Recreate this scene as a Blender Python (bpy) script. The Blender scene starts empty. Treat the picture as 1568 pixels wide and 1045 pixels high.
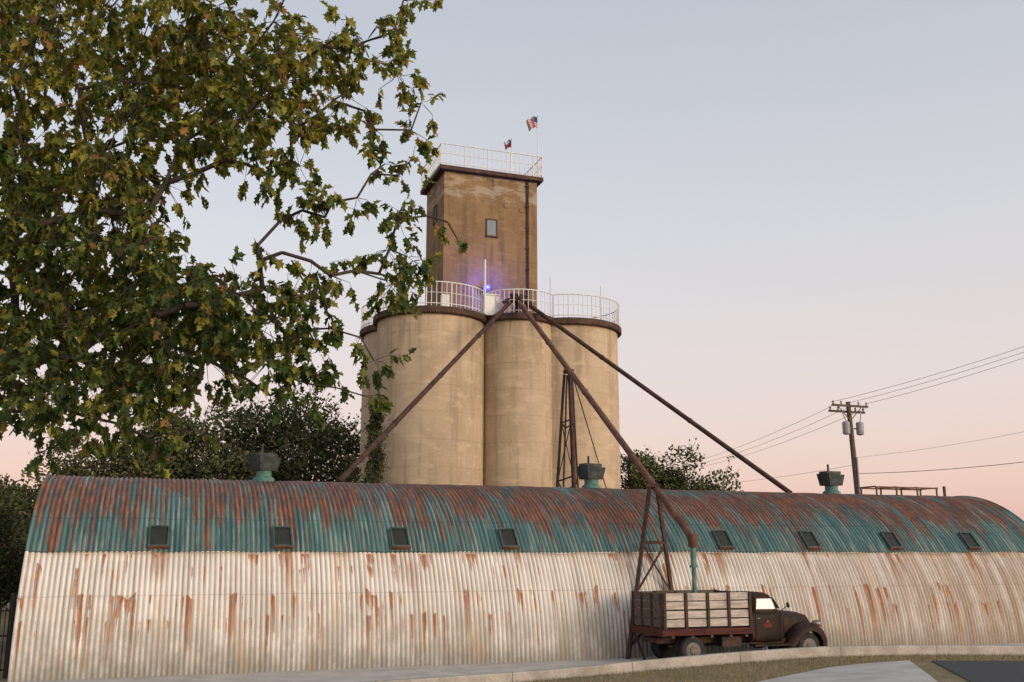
import bpy, math, random
import numpy as np
from mathutils import Vector, Matrix
random.seed(7); rng=np.random.default_rng(11)
scene=bpy.context.scene
rad=math.radians
ANG=math.atan2(.335,.942)
# ------------------------------------------------------------ node helper
class G:
    def __init__(s,name):
        s.m=bpy.data.materials.new(name); s.m.use_nodes=True
        s.nt=s.m.node_tree; s.b=s.nt.nodes['Principled BSDF']
        s.tc=s.nt.nodes.new('ShaderNodeTexCoord')
    def put(s,sock,v):
        if isinstance(v,bpy.types.NodeSocket): s.nt.links.new(v,sock)
        elif v is not None:
            if isinstance(v,(tuple,list)) and len(v)==3 and sock.type=='RGBA': v=(*v,1)
            sock.default_value=v
    def math(s,op,a,b=None,c=None,clamp=False):
        n=s.nt.nodes.new('ShaderNodeMath'); n.operation=op; n.use_clamp=clamp
        s.put(n.inputs[0],a)
        if b is not None: s.put(n.inputs[1],b)
        if c is not None: s.put(n.inputs[2],c)
        return n.outputs[0]
    def mix(s,f,a,b,mode='MIX'):
        n=s.nt.nodes.new('ShaderNodeMix'); n.data_type='RGBA'; n.blend_type=mode
        s.put(n.inputs[0],f); s.put(n.inputs[6],a); s.put(n.inputs[7],b)
        return n.outputs[2]
    def xyz(s,v=None):
        n=s.nt.nodes.new('ShaderNodeSeparateXYZ'); s.put(n.inputs[0],v or s.tc.outputs['Object']); return n.outputs
    def comb(s,x,y,z):
        n=s.nt.nodes.new('ShaderNodeCombineXYZ'); s.put(n.inputs[0],x); s.put(n.inputs[1],y); s.put(n.inputs[2],z); return n.outputs[0]
    def scale(s,v,k):
        n=s.nt.nodes.new('ShaderNodeVectorMath'); n.operation='MULTIPLY'; s.put(n.inputs[0],v); n.inputs[1].default_value=k; return n.outputs[0]
    def noise(s,v=None,scale=1,detail=5,rough=.6):
        n=s.nt.nodes.new('ShaderNodeTexNoise'); s.put(n.inputs['Vector'],v or s.tc.outputs['Object'])
        n.inputs['Scale'].default_value=scale; n.inputs['Detail'].default_value=detail; n.inputs['Roughness'].default_value=rough
        return n.outputs['Fac']
    def ss(s,v,a,b):  # smoothstep a->b to 0..1
        n=s.nt.nodes.new('ShaderNodeMapRange'); n.interpolation_type='SMOOTHSTEP'
        s.put(n.inputs['Value'],v); s.put(n.inputs['From Min'],a); s.put(n.inputs['From Max'],b)
        return n.outputs[0]
    def ssr(s,v,a,b): return s.math('SUBTRACT',1.0,s.ss(v,a,b))
    def white(s,v):
        n=s.nt.nodes.new('ShaderNodeTexWhiteNoise'); n.noise_dimensions='3D'; s.put(n.inputs[0],v); return n.outputs[0]
    def attr(s,name):
        n=s.nt.nodes.new('ShaderNodeAttribute'); n.attribute_name=name; return n.outputs['Color']
    def bump(s,h,st=.3,d=.02):
        n=s.nt.nodes.new('ShaderNodeBump'); n.inputs['Strength'].default_value=st; n.inputs['Distance'].default_value=d
        s.put(n.inputs['Height'],h); s.put(s.b.inputs['Normal'],n.outputs[0])
    def out(s,col,rough=.7,metal=0,spec=.3):
        s.put(s.b.inputs['Base Color'],col); s.put(s.b.inputs['Roughness'],rough); s.put(s.b.inputs['Metallic'],metal)
        s.b.inputs['Specular IOR Level'].default_value=spec
        return s.m
def worn(name,a,b,sc=4,rough=.7,spec=.3,metal=0,lo=.4,hi=.65,bump=.15):
    g=G(name); n=g.noise(scale=sc,detail=6,rough=.65)
    n2=g.noise(scale=sc*7,detail=3)
    c=g.mix(g.ss(n,lo,hi),a,b)
    c=g.mix(g.math('MULTIPLY',g.ss(n2,.45,.75),.35),c,tuple(x*.55 for x in b))
    g.bump(n2,bump,.01)
    return g.out(c,rough,metal,spec)
# ------------------------------------------------------------ mesh helper
class MB:
    def __init__(s): s.v=[]; s.f=[]; s.m=[]
    def add(s,vs,fs,mi=0):
        o=len(s.v); s.v+= [tuple(x) for x in vs]
        for f in fs: s.f.append(tuple(i+o for i in f)); s.m.append(mi)
    def box(s,c,h,mi=0,ax=None):
        c=Vector(c); ax=ax or (Vector((1,0,0)),Vector((0,1,0)),Vector((0,0,1)))
        vs=[c+ax[0]*h[0]*a+ax[1]*h[1]*b+ax[2]*h[2]*d for a in(-1,1) for b in(-1,1) for d in(-1,1)]
        s.add(vs,[(0,1,3,2),(4,6,7,5),(0,4,5,1),(2,3,7,6),(0,2,6,4),(1,5,7,3)],mi)
    def bx(s,x0,x1,y0,y1,z0,z1,mi=0): s.box(((x0+x1)/2,(y0+y1)/2,(z0+z1)/2),(abs(x1-x0)/2,abs(y1-y0)/2,abs(z1-z0)/2),mi)
    def beam(s,p0,p1,w,h,mi=0):
        p0=Vector(p0);p1=Vector(p1);d=(p1-p0);L=d.length;d.normalize()
        a=d.cross(Vector((0,0,1)));  a=Vector((1,0,0)) if a.length<.01 else a.normalized()
        b=a.cross(d); s.box((p0+p1)/2,(L/2,w/2,h/2),mi,(d,a,b))
    def loft(s,rings,mi=0,cap=True,closed=True):
        n=len(rings[0]); vs=[p for r in rings for p in r]; fs=[]
        for i in range(len(rings)-1):
            for j in range(n if closed else n-1):
                k=(j+1)%n; fs.append((i*n+j,i*n+k,(i+1)*n+k,(i+1)*n+j))
        if cap: fs.append(tuple(range(n))[::-1]); fs.append(tuple((len(rings)-1)*n+j for j in range(n)))
        s.add(vs,fs,mi)
    def cyl(s,p0,p1,r0,r1=None,seg=10,mi=0,cap=True):
        r1=r0 if r1 is None else r1
        p0=Vector(p0);p1=Vector(p1);d=(p1-p0)
        if d.length<1e-5: return
        d.normalize(); a=d.orthogonal().normalized(); b=d.cross(a)
        ring=lambda p,r:[p+a*math.cos(t*2*math.pi/seg)*r+b*math.sin(t*2*math.pi/seg)*r for t in range(seg)]
        s.loft([ring(p0,r0),ring(p1,r1)],mi,cap)
    def lathe(s,c,prof,axis='z',seg=32,mi=0):
        c=Vector(c); rings=[]
        for r,h in prof:
            rg=[]
            for t in range(seg):
                q=t*2*math.pi/seg
                rg.append(c+(Vector((math.cos(q)*r,math.sin(q)*r,h)) if axis=='z' else Vector((math.cos(q)*r,h,math.sin(q)*r))))
            rings.append(rg)
        s.loft(rings,mi,True)
    def make(s,name,mats,parent=None,smooth=35,bevel=0):
        me=bpy.data.meshes.new(name); me.from_pydata(s.v,[],s.f)
        for m in mats: me.materials.append(m)
        me.polygons.foreach_set('material_index',s.m)
        me.update()
        import bmesh
        bm=bmesh.new(); bm.from_mesh(me); bmesh.ops.recalc_face_normals(bm,faces=bm.faces); bm.to_mesh(me); bm.free()
        if smooth:
            me.polygons.foreach_set('use_smooth',[True]*len(me.polygons)); me.set_sharp_from_angle(angle=rad(smooth))
        ob=bpy.data.objects.new(name,me); scene.collection.objects.link(ob)
        if parent: ob.parent=parent
        if bevel:
            b=ob.modifiers.new('b','BEVEL'); b.width=bevel; b.segments=3; b.limit_method='ANGLE'
        return ob
def empty(name,loc=(0,0,0),rz=0):
    e=bpy.data.objects.new(name,None); e.location=loc; e.rotation_euler=(0,0,rz); e.empty_display_size=.3
    scene.collection.objects.link(e); return e
# ------------------------------------------------------------ materials
white_paint=worn('white_paint',(.72,.71,.68),(.6,.57,.52),3,.5,lo=.5,hi=.8)
rust=worn('rusty_steel',(.10,.045,.03),(.17,.085,.06),2.5,.8)
rust_dark=worn('dark_rusty_steel',(.04,.023,.018),(.085,.042,.03),3,.8)
teal_metal=worn('teal_painted_metal',(.06,.15,.13),(.12,.22,.19),4,.6)
dark_teal=worn('dark_teal_frame',(.03,.065,.06),(.07,.10,.09),5,.7)
dark_metal=worn('dark_sheet_metal',(.022,.03,.028),(.055,.065,.058),4,.6)
def silo_mat(name,a,b,c,band=1.22,fade=False):
    g=G(name); x,y,z=g.xyz()
    n=g.noise(scale=.55,detail=7,rough=.6)
    st=g.noise(g.scale(g.tc.outputs['Object'],(2.2,2.2,.18)),1,7,.65)
    n2=g.noise(scale=9,detail=5)
    col=g.mix(g.ss(n,.35,.65),a,b)
    col=g.mix(g.math('MULTIPLY',g.ss(st,.49,.66),.75),col,c)
    fr=g.math('FRACT',g.math('DIVIDE',g.math('ADD',z,g.math('MULTIPLY',n,.12)),band))
    row=g.math('FLOOR',g.math('DIVIDE',z,band))
    rown=g.white(g.comb(row,0.0,0.0))
    col=g.mix(g.math('MULTIPLY',rown,.16),col,tuple(v*1.3 for v in b))
    ln=g.math('MULTIPLY',g.ssr(g.math('ABSOLUTE',g.math('SUBTRACT',fr,.5)),.0,.035),g.ss(n2,.35,.6))
    col=g.mix(g.math('MULTIPLY',ln,.35),col,tuple(v*.5 for v in b))
    patch=g.noise(g.scale(g.tc.outputs['Object'],(1,1,2.4)),1.1,3,.5)
    col=g.mix(g.math('MULTIPLY',g.ss(patch,.58,.63),.3),col,tuple(min(1,v*1.3) for v in a))
    streak=g.noise(g.scale(g.tc.outputs['Object'],(1.1,1.1,3.5)),2.0,7,.7)
    col=g.mix(g.math('MULTIPLY',g.ss(streak,.54,.72),.45),col,tuple(min(1,v*1.35) for v in a))
    if fade:
        f=g.math('MULTIPLY',g.ss(z,19.9,20.5),g.ss(g.noise(g.scale(g.tc.outputs['Object'],(1.2,1.2,3)),1,7,.7),.46,.6))
        col=g.mix(g.math('MULTIPLY',f,.45),col,(.50,.44,.36))
    dk=g.math('MULTIPLY',g.ss(g.noise(g.scale(g.tc.outputs['Object'],(5,5,.35)),1,5),.5,.8),g.ss(z,10.5,13.6) if not fade else g.ss(z,20.2,21.5))
    col=g.mix(g.math('MULTIPLY',dk,.7),col,tuple(v*.45 for v in b))
    col=g.mix(g.math('MULTIPLY',g.ss(n2,.5,.8),.25),col,tuple(v*.6 for v in a))
    g.bump(g.math('ADD',n2,g.math('MULTIPLY',ln,-.6)),.35,.02)
    return g.out(col,.9,0,.15)
silo_m=silo_mat('silo_concrete',(.51,.395,.275),(.42,.32,.215),(.31,.235,.16))
tower_m=silo_mat('tower_stucco',(.27,.175,.09),(.21,.135,.07),(.14,.09,.05),1.5,True)
slab_m=worn('slab_edge_brown',(.06,.034,.024),(.11,.065,.045),2,.85)
# hut sheet
R=5.17; L=33.6; PITCH=.132
def hut_mat():
    g=G('corrugated_hut_paint'); x,y,z=g.xyz()
    arc=g.math('MULTIPLY',g.math('ARCTAN2',z,g.math('SUBTRACT',R,y)),R)
    uv=g.comb(x,arc,0.0)
    big=g.noise(g.scale(uv,(.35,.8,1)),1,5,.6)
    st=g.noise(g.scale(uv,(3.2,.35,1)),1,6,.65)
    fine=g.noise(g.scale(uv,(14,3,1)),1,4,.6)
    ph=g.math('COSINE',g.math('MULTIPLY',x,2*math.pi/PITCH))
    valley=g.ssr(ph,-1.0,.0)  # valleys darkened in the colour, part grime, part painted shade to deepen the ribs
    rib=g.white(g.comb(g.math('FLOOR',g.math('DIVIDE',x,PITCH)),1.0,0.0))
    pan=g.white(g.comb(g.math('FLOOR',g.math('DIVIDE',x,.66)),g.math('FLOOR',g.math('DIVIDE',arc,2.4)),0.0))
    w=g.mix(g.ss(big,.35,.7),(.80,.755,.69),(.68,.625,.55))
    w=g.mix(g.math('MULTIPLY',pan,.13),w,(.48,.43,.37))
    w=g.mix(g.math('MULTIPLY',rib,.16),w,(.45,.40,.33))
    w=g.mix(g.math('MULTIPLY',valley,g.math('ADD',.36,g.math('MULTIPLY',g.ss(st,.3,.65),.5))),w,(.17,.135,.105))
    w=g.mix(g.math('MULTIPLY',g.ss(st,.5,.66),.4),w,(.42,.36,.29))
    low=g.math('MULTIPLY',g.ssr(z,.1,2.3),g.ss(g.noise(g.scale(uv,(1.6,.8,1)),1,6,.7),.36,.60))
    w=g.mix(g.math('MULTIPLY',low,.85),w,(.31,.285,.235))
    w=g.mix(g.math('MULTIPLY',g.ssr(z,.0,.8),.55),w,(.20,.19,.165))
    right=g.ss(x,15,33)
    w=g.mix(g.math('MULTIPLY',right,g.math('ADD',.22,g.math('MULTIPLY',g.ss(st,.35,.6),.6))),w,(.34,.24,.165))
    zone=g.math('MAXIMUM',g.ssr(x,8,13),g.ss(g.noise(g.comb(g.math('MULTIPLY',x,.33),5.0,0.0),1,2),.40,.54))
    def drips(a0,freq,seed,th,lmax,wig=.25,soft=.025):
        c1=g.noise(g.comb(g.math('ADD',g.math('MULTIPLY',x,freq),seed),0.0,g.math('MULTIPLY',arc,.18)),1,3,.6)
        c2=g.noise(g.comb(g.math('ADD',g.math('MULTIPLY',x,2.3),seed*2.3),3.0,0.0),1,2,.5)
        t=g.math('SUBTRACT',g.math('ADD',g.math('MULTIPLY',c2,wig),a0),arc)
        fall=g.math('SUBTRACT',1.0,g.math('DIVIDE',t,g.math('MULTIPLY',c2,lmax)),clamp=True)
        on=g.ss(t,0,.06)
        thr=g.math('ADD',th,g.math('MULTIPLY',g.math('SUBTRACT',1.0,fall),.06))
        thr=g.math('SUBTRACT',thr,g.math('MULTIPLY',zone,.035))
        cc=g.math('ADD',c1,g.math('MULTIPLY',g.math('SUBTRACT',fine,.5),.12))
        return g.math('MULTIPLY',g.math('MULTIPLY',on,g.math('POWER',fall,.35)),g.ss(cc,thr,g.math('ADD',thr,soft)))
    ds=[drips(1.5,3.9,3.1,.585,3.2,1.0),drips(2.2,4.7,17.0,.63,2.4,1.2),drips(3.16,2.6,31.0,.62,1.8,.03),
        drips(1.0,5.3,47.0,.60,2.4,.8)]
    dr=ds[0]
    for d in ds[1:]: dr=g.math('MAXIMUM',dr,d)
    dr=g.math('MULTIPLY',dr,g.math('ADD',.65,g.math('MULTIPLY',g.ss(fine,.35,.55),.35)))
    k1=g.math('DIVIDE',g.math('SUBTRACT',x,3.13),3.345)
    dxw=g.math('MULTIPLY',g.math('ABSOLUTE',g.math('SUBTRACT',g.math('FRACT',g.math('ADD',k1,.5)),.5)),3.345)
    mk=g.math('MULTIPLY',g.ssr(dxw,.05,.33),g.math('MULTIPLY',g.ss(arc,1.9,3.1),g.ss(st,.42,.56)))
    dr=g.math('MAXIMUM',dr,g.math('MULTIPLY',mk,.7))
    rc=g.mix(g.ss(fine,.38,.62),(.17,.048,.016),(.42,.16,.05))
    stain=g.math('MULTIPLY',g.ss(g.noise(g.scale(uv,(1.6,.45,1)),1,5,.6),.53,.68),g.math('ADD',.10,g.math('MULTIPLY',zone,.22)))
    w=g.mix(stain,w,(.55,.34,.17))
    w=g.mix(g.math('MULTIPLY',dr,.97,clamp=True),w,rc)
    # teal roof
    t=g.mix(g.ss(st,.38,.62),(.045,.118,.118),(.10,.205,.19))
    t=g.mix(g.math('MULTIPLY',pan,.35),t,(.04,.09,.095))
    t=g.mix(g.math('MULTIPLY',rib,.35),t,(.16,.235,.215))
    chalk=g.noise(g.scale(uv,(8,.5,1)),1,6,.65)
    t=g.mix(g.math('MULTIPLY',g.ss(chalk,.50,.62),.62),t,(.31,.34,.30))
    rs=g.noise(g.comb(g.math('MULTIPLY',x,6.5),g.math('MULTIPLY',arc,.32),4.0),1,5,.62)
    rsl=g.noise(g.comb(g.math('MULTIPLY',x,.8),g.math('MULTIPLY',arc,.35),14.0),1,3,.55)
    bias=g.math('ADD',g.math('MULTIPLY',g.ss(arc,3.5,5.3),.15),g.math('MULTIPLY',g.math('SUBTRACT',rsl,.5),.42))
    rm=g.ss(g.math('ADD',rs,bias),.56,.62)
    rs2=g.noise(g.comb(g.math('MULTIPLY',x,9),g.math('MULTIPLY',arc,1.2),9.0),1,5,.65)
    rm=g.math('MULTIPLY',rm,g.math('ADD',.4,g.math('MULTIPLY',g.ss(rs2,.32,.50),.6)))
    rcol=g.mix(g.ss(rs2,.38,.62),(.11,.038,.024),(.30,.115,.055))
    t=g.mix(g.math('MULTIPLY',rm,.92),t,rcol)
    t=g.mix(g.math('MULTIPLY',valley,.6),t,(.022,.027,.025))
    seam=g.math('FRACT',g.math('DIVIDE',g.math('SUBTRACT',arc,3.2),1.15))
    t=g.mix(g.math('MULTIPLY',g.ssr(seam,.0,.04),.6),t,(.03,.04,.035))
    w=g.mix(g.math('MULTIPLY',g.ssr(g.math('ABSOLUTE',g.math('SUBTRACT',arc,1.98)),.006,.02),.35),w,(.25,.2,.16))
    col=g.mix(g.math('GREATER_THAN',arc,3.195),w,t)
    g.bump(fine,.2,.01)
    return g.out(col,.65,0,.25)
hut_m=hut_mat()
# ------------------------------------------------------------ QUONSET HUT
hut=empty('quonset_hut',(-11.88,24.7,0),ANG)
def build_shell():
    xs=np.linspace(0,L,int(L/PITCH)*8+1); n=len(xs)
    a0=math.asin(3.0/R)
    rows=[]
    for t in np.linspace(0,a0,13): rows.append((t,0))
    rows.append((a0-.004,.03))
    for t in np.linspace(a0+.001,math.pi,44): rows.append((t,.03))
    V=[]
    ribv=rng.uniform(.8,1.2,len(xs[::8]))
    wave=.021*np.cos(xs*2*math.pi/PITCH)*np.interp(xs,xs[::8],ribv)
    dent=.02*np.interp(xs,np.linspace(0,L,60),rng.normal(0,1,60))
    dent2=.006*np.interp(xs,np.linspace(0,L,90),rng.normal(0,1,90))
    edge=.02*np.interp(xs,np.linspace(0,L,52),rng.normal(0,1,52))
    V.append(np.stack([xs,-wave,np.full(n,-.35)],1))
    for k,(t,e) in enumerate(rows):
        r=R+wave+e+dent*math.sin(2*t)*.9+dent2*math.sin(3.3*t)
        tt=t+ (edge/R if k in(13,14) else 0)
        V.append(np.stack([xs,R-r*np.cos(tt),r*np.sin(tt)],1))
    V=np.concatenate(V); k=len(rows)+1
    i,j=np.meshgrid(np.arange(k-1),np.arange(n-1),indexing='ij')
    a=(i*n+j).ravel(); F=np.stack([a,a+1,a+n+1,a+n],1)
    me=bpy.data.meshes.new('corrugated_shell')
    me.vertices.add(len(V)); me.vertices.foreach_set('co',V.astype('f').ravel())
    me.loops.add(F.size); me.loops.foreach_set('vertex_index',F.astype('i').ravel())
    me.polygons.add(len(F)); me.polygons.foreach_set('loop_start',np.arange(0,F.size,4,dtype='i'))
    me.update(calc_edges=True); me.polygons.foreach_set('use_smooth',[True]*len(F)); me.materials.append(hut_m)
    ob=bpy.data.objects.new('corrugated_shell',me); scene.collection.objects.link(ob); ob.parent=hut
build_shell()
mb=MB()
for x in (.12,L-.12):
    pts=[(x,R-(R-.03)*math.cos(t),(R-.03)*math.sin(t)) for t in np.linspace(0,math.pi,40)]
    mb.add([(x,.03,-.35)]+pts+[(x,2*R-.03,-.35)],[tuple(range(42))])
mb.make('end_walls',[white_paint],hut,0)
mb=MB()
for x in (0,L):
    p=[Vector((x,R-(R+.04)*math.cos(t),(R+.04)*math.sin(t))) for t in np.linspace(0,math.pi,60)]
    for a,b in zip(p,p[1:]):
        mb.cyl(a,b,.045,seg=8,cap=False)
mb.make('end_trim',[hut_m],hut)
glass=G('dirty_dark_glass'); n=glass.noise(scale=6)
glass=glass.out(glass.mix(n,(.012,.014,.013),(.045,.048,.042)),.5,0,.2)
bsl,csl=Vector((0,.64,.768)),Vector((0,-.768,.64))
wins=[3.13,6.34,9.64,12.94,20.2,23.5,26.8,30.2]
mbw=MB()
for s_ in wins:
    zc=3.36; yc=R-math.sqrt(R*R-zc*zc)
    ro=rng.uniform(-.02,.02); ex=Vector((math.cos(ro),math.sin(ro)*bsl.y,math.sin(ro)*bsl.z))
    c=Vector((s_+rng.uniform(-.03,.03),yc,zc))+csl*.07
    ax=(ex,bsl,csl)
    mbw.box(c,(.22,.31,.03),1,ax)
    for sx in(-1,1): mbw.box(c+ex*sx*.238,(.022,.345,.075),0,ax)
    for sy in(-1,1): mbw.box(c+bsl*sy*.328+csl*.001,(.214,.022,.074),0,ax)
    mbw.box(c-bsl*.375+csl*.02,(.27,.014,.07),2,ax)
mbw.make('small_windows',[dark_teal,glass,rust],hut,0)
for s_,tw in ((6.1,.5),(17.3,.2),(27.35,.1)):
    m=MB(); e=empty('ridge_vent',(s_,R-.25,R),tw); e.parent=hut
    m.lathe((0,0,0),[(.36,-.1),(.33,.10),(.24,.16),(.24,.36)],seg=20,mi=1)
    m.add([(-.31,-.28,.34),(.31,-.28,.34),(.31,.28,.34),(-.31,.28,.34),(-.39,-.34,.80),(.39,-.34,.74),(.39,.34,.74),(-.39,.34,.80)],
          [(3,2,1,0),(4,5,6,7),(0,1,5,4),(1,2,6,5),(2,3,7,6),(3,0,4,7)],0)
    m.box((-.02,0,.83),(.34,.22,.05),0); m.cyl((-.1,0,.8),(-.1,0,1.15),.04,seg=8,mi=0)
    m.make('vent_hood',[dark_metal,teal_metal],e,30)
m=MB()
for y in(R-.5,R+.4):
    m.beam((29.2,y,R+.32),(32.2,y,R+.32),.05,.06)
    for x in(29.25,30.2,31.2,32.15): m.beam((x,y,R-.05),(x,y,R+.3),.05,.05)
for x in(29.2,30.2,31.2,32.2): m.beam((x,R-.5,R+.34),(x,R+.4,R+.34),.05,.05)
m.cyl((33.0,R,R),(33.0,R,R+.45),.06)
m.make('ridge_catwalk',[rust],hut)
# ------------------------------------------------------------ GRAIN ELEVATOR
el=empty('grain_elevator',(-3.83,46,0),ANG)
RS=2.53; H=13.58
circ=[(0,0,RS),(6.92,0,RS),(0,3.3,RS),(6.92,3.3,RS),(4.05,-.82,1.72)]
names=['silo_front_left','silo_front_right','silo_back_left','silo_back_right','headhouse_shaft']
for (cx,cy,r),nm in zip(circ,names):
    m=MB(); m.lathe((cx,cy,0),[(r,-.5+i*0) if i==0 else (r,i*H/14) for i in range(15)],seg=96)
    m.make(nm,[silo_m],el,40)
m=MB(); m.bx(0.2,6.7,-.5,4.2,-.4,13.5); m.make('infill_wall',[silo_m],el,0)
m=MB()
for i,(cx,cy,r) in enumerate(circ):
    m.lathe((cx,cy,0),[(r+.17,13.52+i*.004),(r+.21,13.56+i*.004),(r+.21,13.80+i*.006),(r+.16,13.84+i*.006)],seg=96)
m.bx(.3,6.6,-1.1,4.4,13.53,13.83)
m.make('deck_slab',[slab_m],el,30)
m=MB(); zt=13.85
def inside(x,y,skip):
    for k,(cx,cy,r) in enumerate(circ):
        if k!=skip and math.hypot(x-cx,y-cy)<r+.1: return True
    return 0<x<6.92 and -.7<y<4.2
for k,(cx,cy,r) in enumerate(circ):
    st=5 if r>2 else 7; rr_=r+.13
    prev=None
    for d in range(0,360+st,st):
        x=cx+rr_*math.cos(rad(d)); y=cy+rr_*math.sin(rad(d))
        if inside(x,y,k): prev=None; continue
        big=(d//st)%5==0
        m.cyl((x,y,zt),(x,y,zt+1.12),.03 if big else .016,seg=6)
        if prev:
            for h,rr2 in((1.12,.03),(.12,.022),(.62,.014)): m.cyl((*prev,zt+h),(x,y,zt+h),rr2,seg=6,cap=False)
        prev=(x,y)
m.make('deck_railing',[white_paint],el)
TX0,TX1,TY0,TY1=.63,5.48,.307,3.7; TT=21.5
m=MB(); m.bx(TX0,TX1,TY0,TY1,13.4,TT)
m.bx(TX1-.42,TX1+.03,TY0-.04,TY0+.3,13.7,TT-.02)
m.make('tower_walls',[tower_m],el,0)
m=MB(); m.bx(TX0-.3,TX1+.3,TY0-.3,TY1+.3,TT+.001,TT+.22)
m.make('tower_roof_slab',[slab_m],el,0,.02)
m=MB(); z0=TT+.22
cs=[(TX0-.25,TY0-.25),(TX1+.25,TY0-.25),(TX1+.25,TY1+.25),(TX0-.25,TY1+.25)]
for a,b in zip(cs,cs[1:]+cs[:1]):
    Ln=math.dist(a,b); nn=int(Ln/.24)
    for i in range(nn):
        t=i/nn; x=a[0]+(b[0]-a[0])*t; y=a[1]+(b[1]-a[1])*t
        m.cyl((x,y,z0),(x,y,z0+1.12),.03 if i%5==0 else .015,seg=6)
    for h,rr2 in((1.12,.03),(.12,.02),(.62,.014)): m.cyl((*a,z0+h),(*b,z0+h),rr2,seg=6)
m.make('tower_railing',[white_paint],el)
m=MB()
gl2=G('pale_window_glass'); gl2=gl2.out(gl2.mix(gl2.noise(scale=3),(.10,.15,.17),(.17,.22,.23)),.4,0,.3)
wx=3.09
m.bx(wx-.24,wx+.24,TY0-.02,TY0+.05,18.42,19.22,1)
for a in(-1,1): m.bx(wx+a*.27-.03,wx+a*.27+.03,TY0-.05,TY0+.05,18.38,19.26,0)
m.bx(wx-.24,wx+.24,TY0-.048,TY0+.05,19.221,19.27,0); m.bx(wx-.34,wx+.34,TY0-.09,TY0+.05,18.32,18.379,0)
m.bx(TX0-.02,TX0+.05,1.65,2.15,19.3,20.15,2)
for y in(1.61,2.19): m.bx(TX0-.05,TX0+.05,y-.04,y+.04,19.26,20.19,0)
m.bx(TX0-.048,TX0+.05,1.651,2.149,20.151,20.2,0)
m.make('tower_windows',[slab_m,gl2,glass],el,0)
m=MB(); m.cyl((4.98,TY0-.07,13.85),(4.98,TY0-.07,TT-.02),.045,seg=8)
for z in np.arange(14.6,21.4,1.1): m.bx(4.9,5.06,TY0-.12,TY0,z,z+.05)
m.cyl((3.9,TY0-.03,20.1),(3.9,TY0-.001,20.1),.16,seg=20,mi=1); m.cyl((4.7,TY0-.03,19.95),(4.7,TY0-.001,19.95),.15,seg=20,mi=1)
m.make('conduit_and_plates',[rust_dark,tower_m],el)
m=MB(); m.bx(2.1,2.75,-1.9,-1.4,13.8,14.75,0); m.bx(2.05,2.8,-1.95,-1.35,14.751,14.8,0)
m.cyl((2.0,-2.05,13.8),(2.0,-2.05,16.4),.05,seg=8)
m.cyl((5.7,-1.0,13.8),(5.7,-1.0,16.2),.03,seg=6); m.cyl((8.3,-1.2,13.8),(8.3,-1.2,15.9),.03,seg=6)
m.bx(.0,.35,-1.9,-1.6,13.8,14.6)
m.make('deck_cabinet_and_masts',[white_paint],el)
lamp=bpy.data.materials.new('blue_lamp_glow'); lamp.use_nodes=True
b=lamp.node_tree.nodes['Principled BSDF']; b.inputs['Emission Color'].default_value=(.08,.06,1,1); b.inputs['Emission Strength'].default_value=3; b.inputs['Base Color'].default_value=(.02,.02,.3,1)
m=MB(); c=(2.75,-.05,15.62)
m.lathe(c,[(.03,-.16),(.15,-.12),(.20,0),(.15,.12),(.03,.16)],seg=16,mi=0)
m.cyl((c[0],c[1],13.84),(c[0],c[1],15.45),.03,seg=8,mi=1)
m.make('blue_beacon',[lamp,dark_metal],el)
pl=bpy.data.lights.new('blue_beacon_light','POINT'); pl.color=(.05,.06,1); pl.energy=260; pl.shadow_soft_size=.1
po=bpy.data.objects.new('blue_beacon_light',pl); po.location=(2.75,-.32,15.62); scene.collection.objects.link(po); po.parent=el
red=worn('flag_red',(.45,.04,.04),(.38,.03,.03)); wht=worn('flag_white',(.7,.68,.66),(.6,.58,.56)); blu=worn('flag_blue',(.03,.05,.2),(.02,.04,.16))
def flag(name,loc,polelen,w,h,kind):
    e=empty(name,loc,0); m=MB(); m.cyl((0,0,0),(0,0,polelen),.03,.02,8); m.lathe((0,0,polelen),[(.01,-.04),(.05,0),(.01,.05)],seg=10); m.make('flagpole',[white_paint],e)
    m=MB(); nx,nz=14,13
    P=lambda i,j:(-w*i/nx*(.95-.25*j/nz), .07*math.sin(i*.9+j*.15)*i/nx*2, polelen-.08-h*j/nz*(1-.15*i/nx)+.12*math.sin(i*.35)*w-.18*w*(i/nx)**2)
    for i in range(nx):
        for j in range(nz):
            if kind=='us': mi=2 if (i<5 and j<7) else (0 if j%2==0 else 1)
            else: mi=2 if i<5 else (1 if j<6 else 0)
            m.add([P(i,j),P(i,j+1),P(i+1,j+1),P(i+1,j)],[(0,1,2,3)],mi)
    m.make('cloth',[red,wht,blu],e,60)
flag('american_flag',(1.32,48.0,21.7),3.4,.62,.62,'us')
flag('texas_flag',(-.02,47.45,21.7),1.9,.42,.42,'tx')
# ------------------------------------------------------------ GRAIN PIPES
hd=Vector((.3,45.0,14.45))
def pipe(name,pts,r,mat,par=None):
    m=MB()
    for a,b in zip(pts,pts[1:]):
        a=Vector(a);b=Vector(b); m.cyl(a,b,r,seg=14)
        n=max(2,int((b-a).length/4)); d=(b-a).normalized()
        for i in range(1,n):
            q=a.lerp(b,i/n); m.cyl(q-d*.04,q+d*.04,r*1.18,seg=14)
    return m.make(name,[mat],par)
e=empty('grain_spout_pipe'); pipe('pipe',[hd+Vector((-.35,0,.0)),(-5.6,32.5,5.25)],.095,rust_dark,e)
e=empty('grain_spout_pipe'); pipe('pipe',[hd+Vector((.3,.1,0)),(10.6,38.2,5.2)],.095,rust_dark,e)
e=empty('grain_spout_pipe'); end=Vector((5.2,29.2,3.40)); pipe('pipe',[hd,end],.11,rust,e)
m=MB(); m.cyl(end+Vector((0,0,.12)),end-Vector((0,0,.25)),.17,.13,14,0); m.cyl(end-Vector((0,0,.25)),end-Vector((0,0,.75)),.085,.085,14,1)
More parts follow.
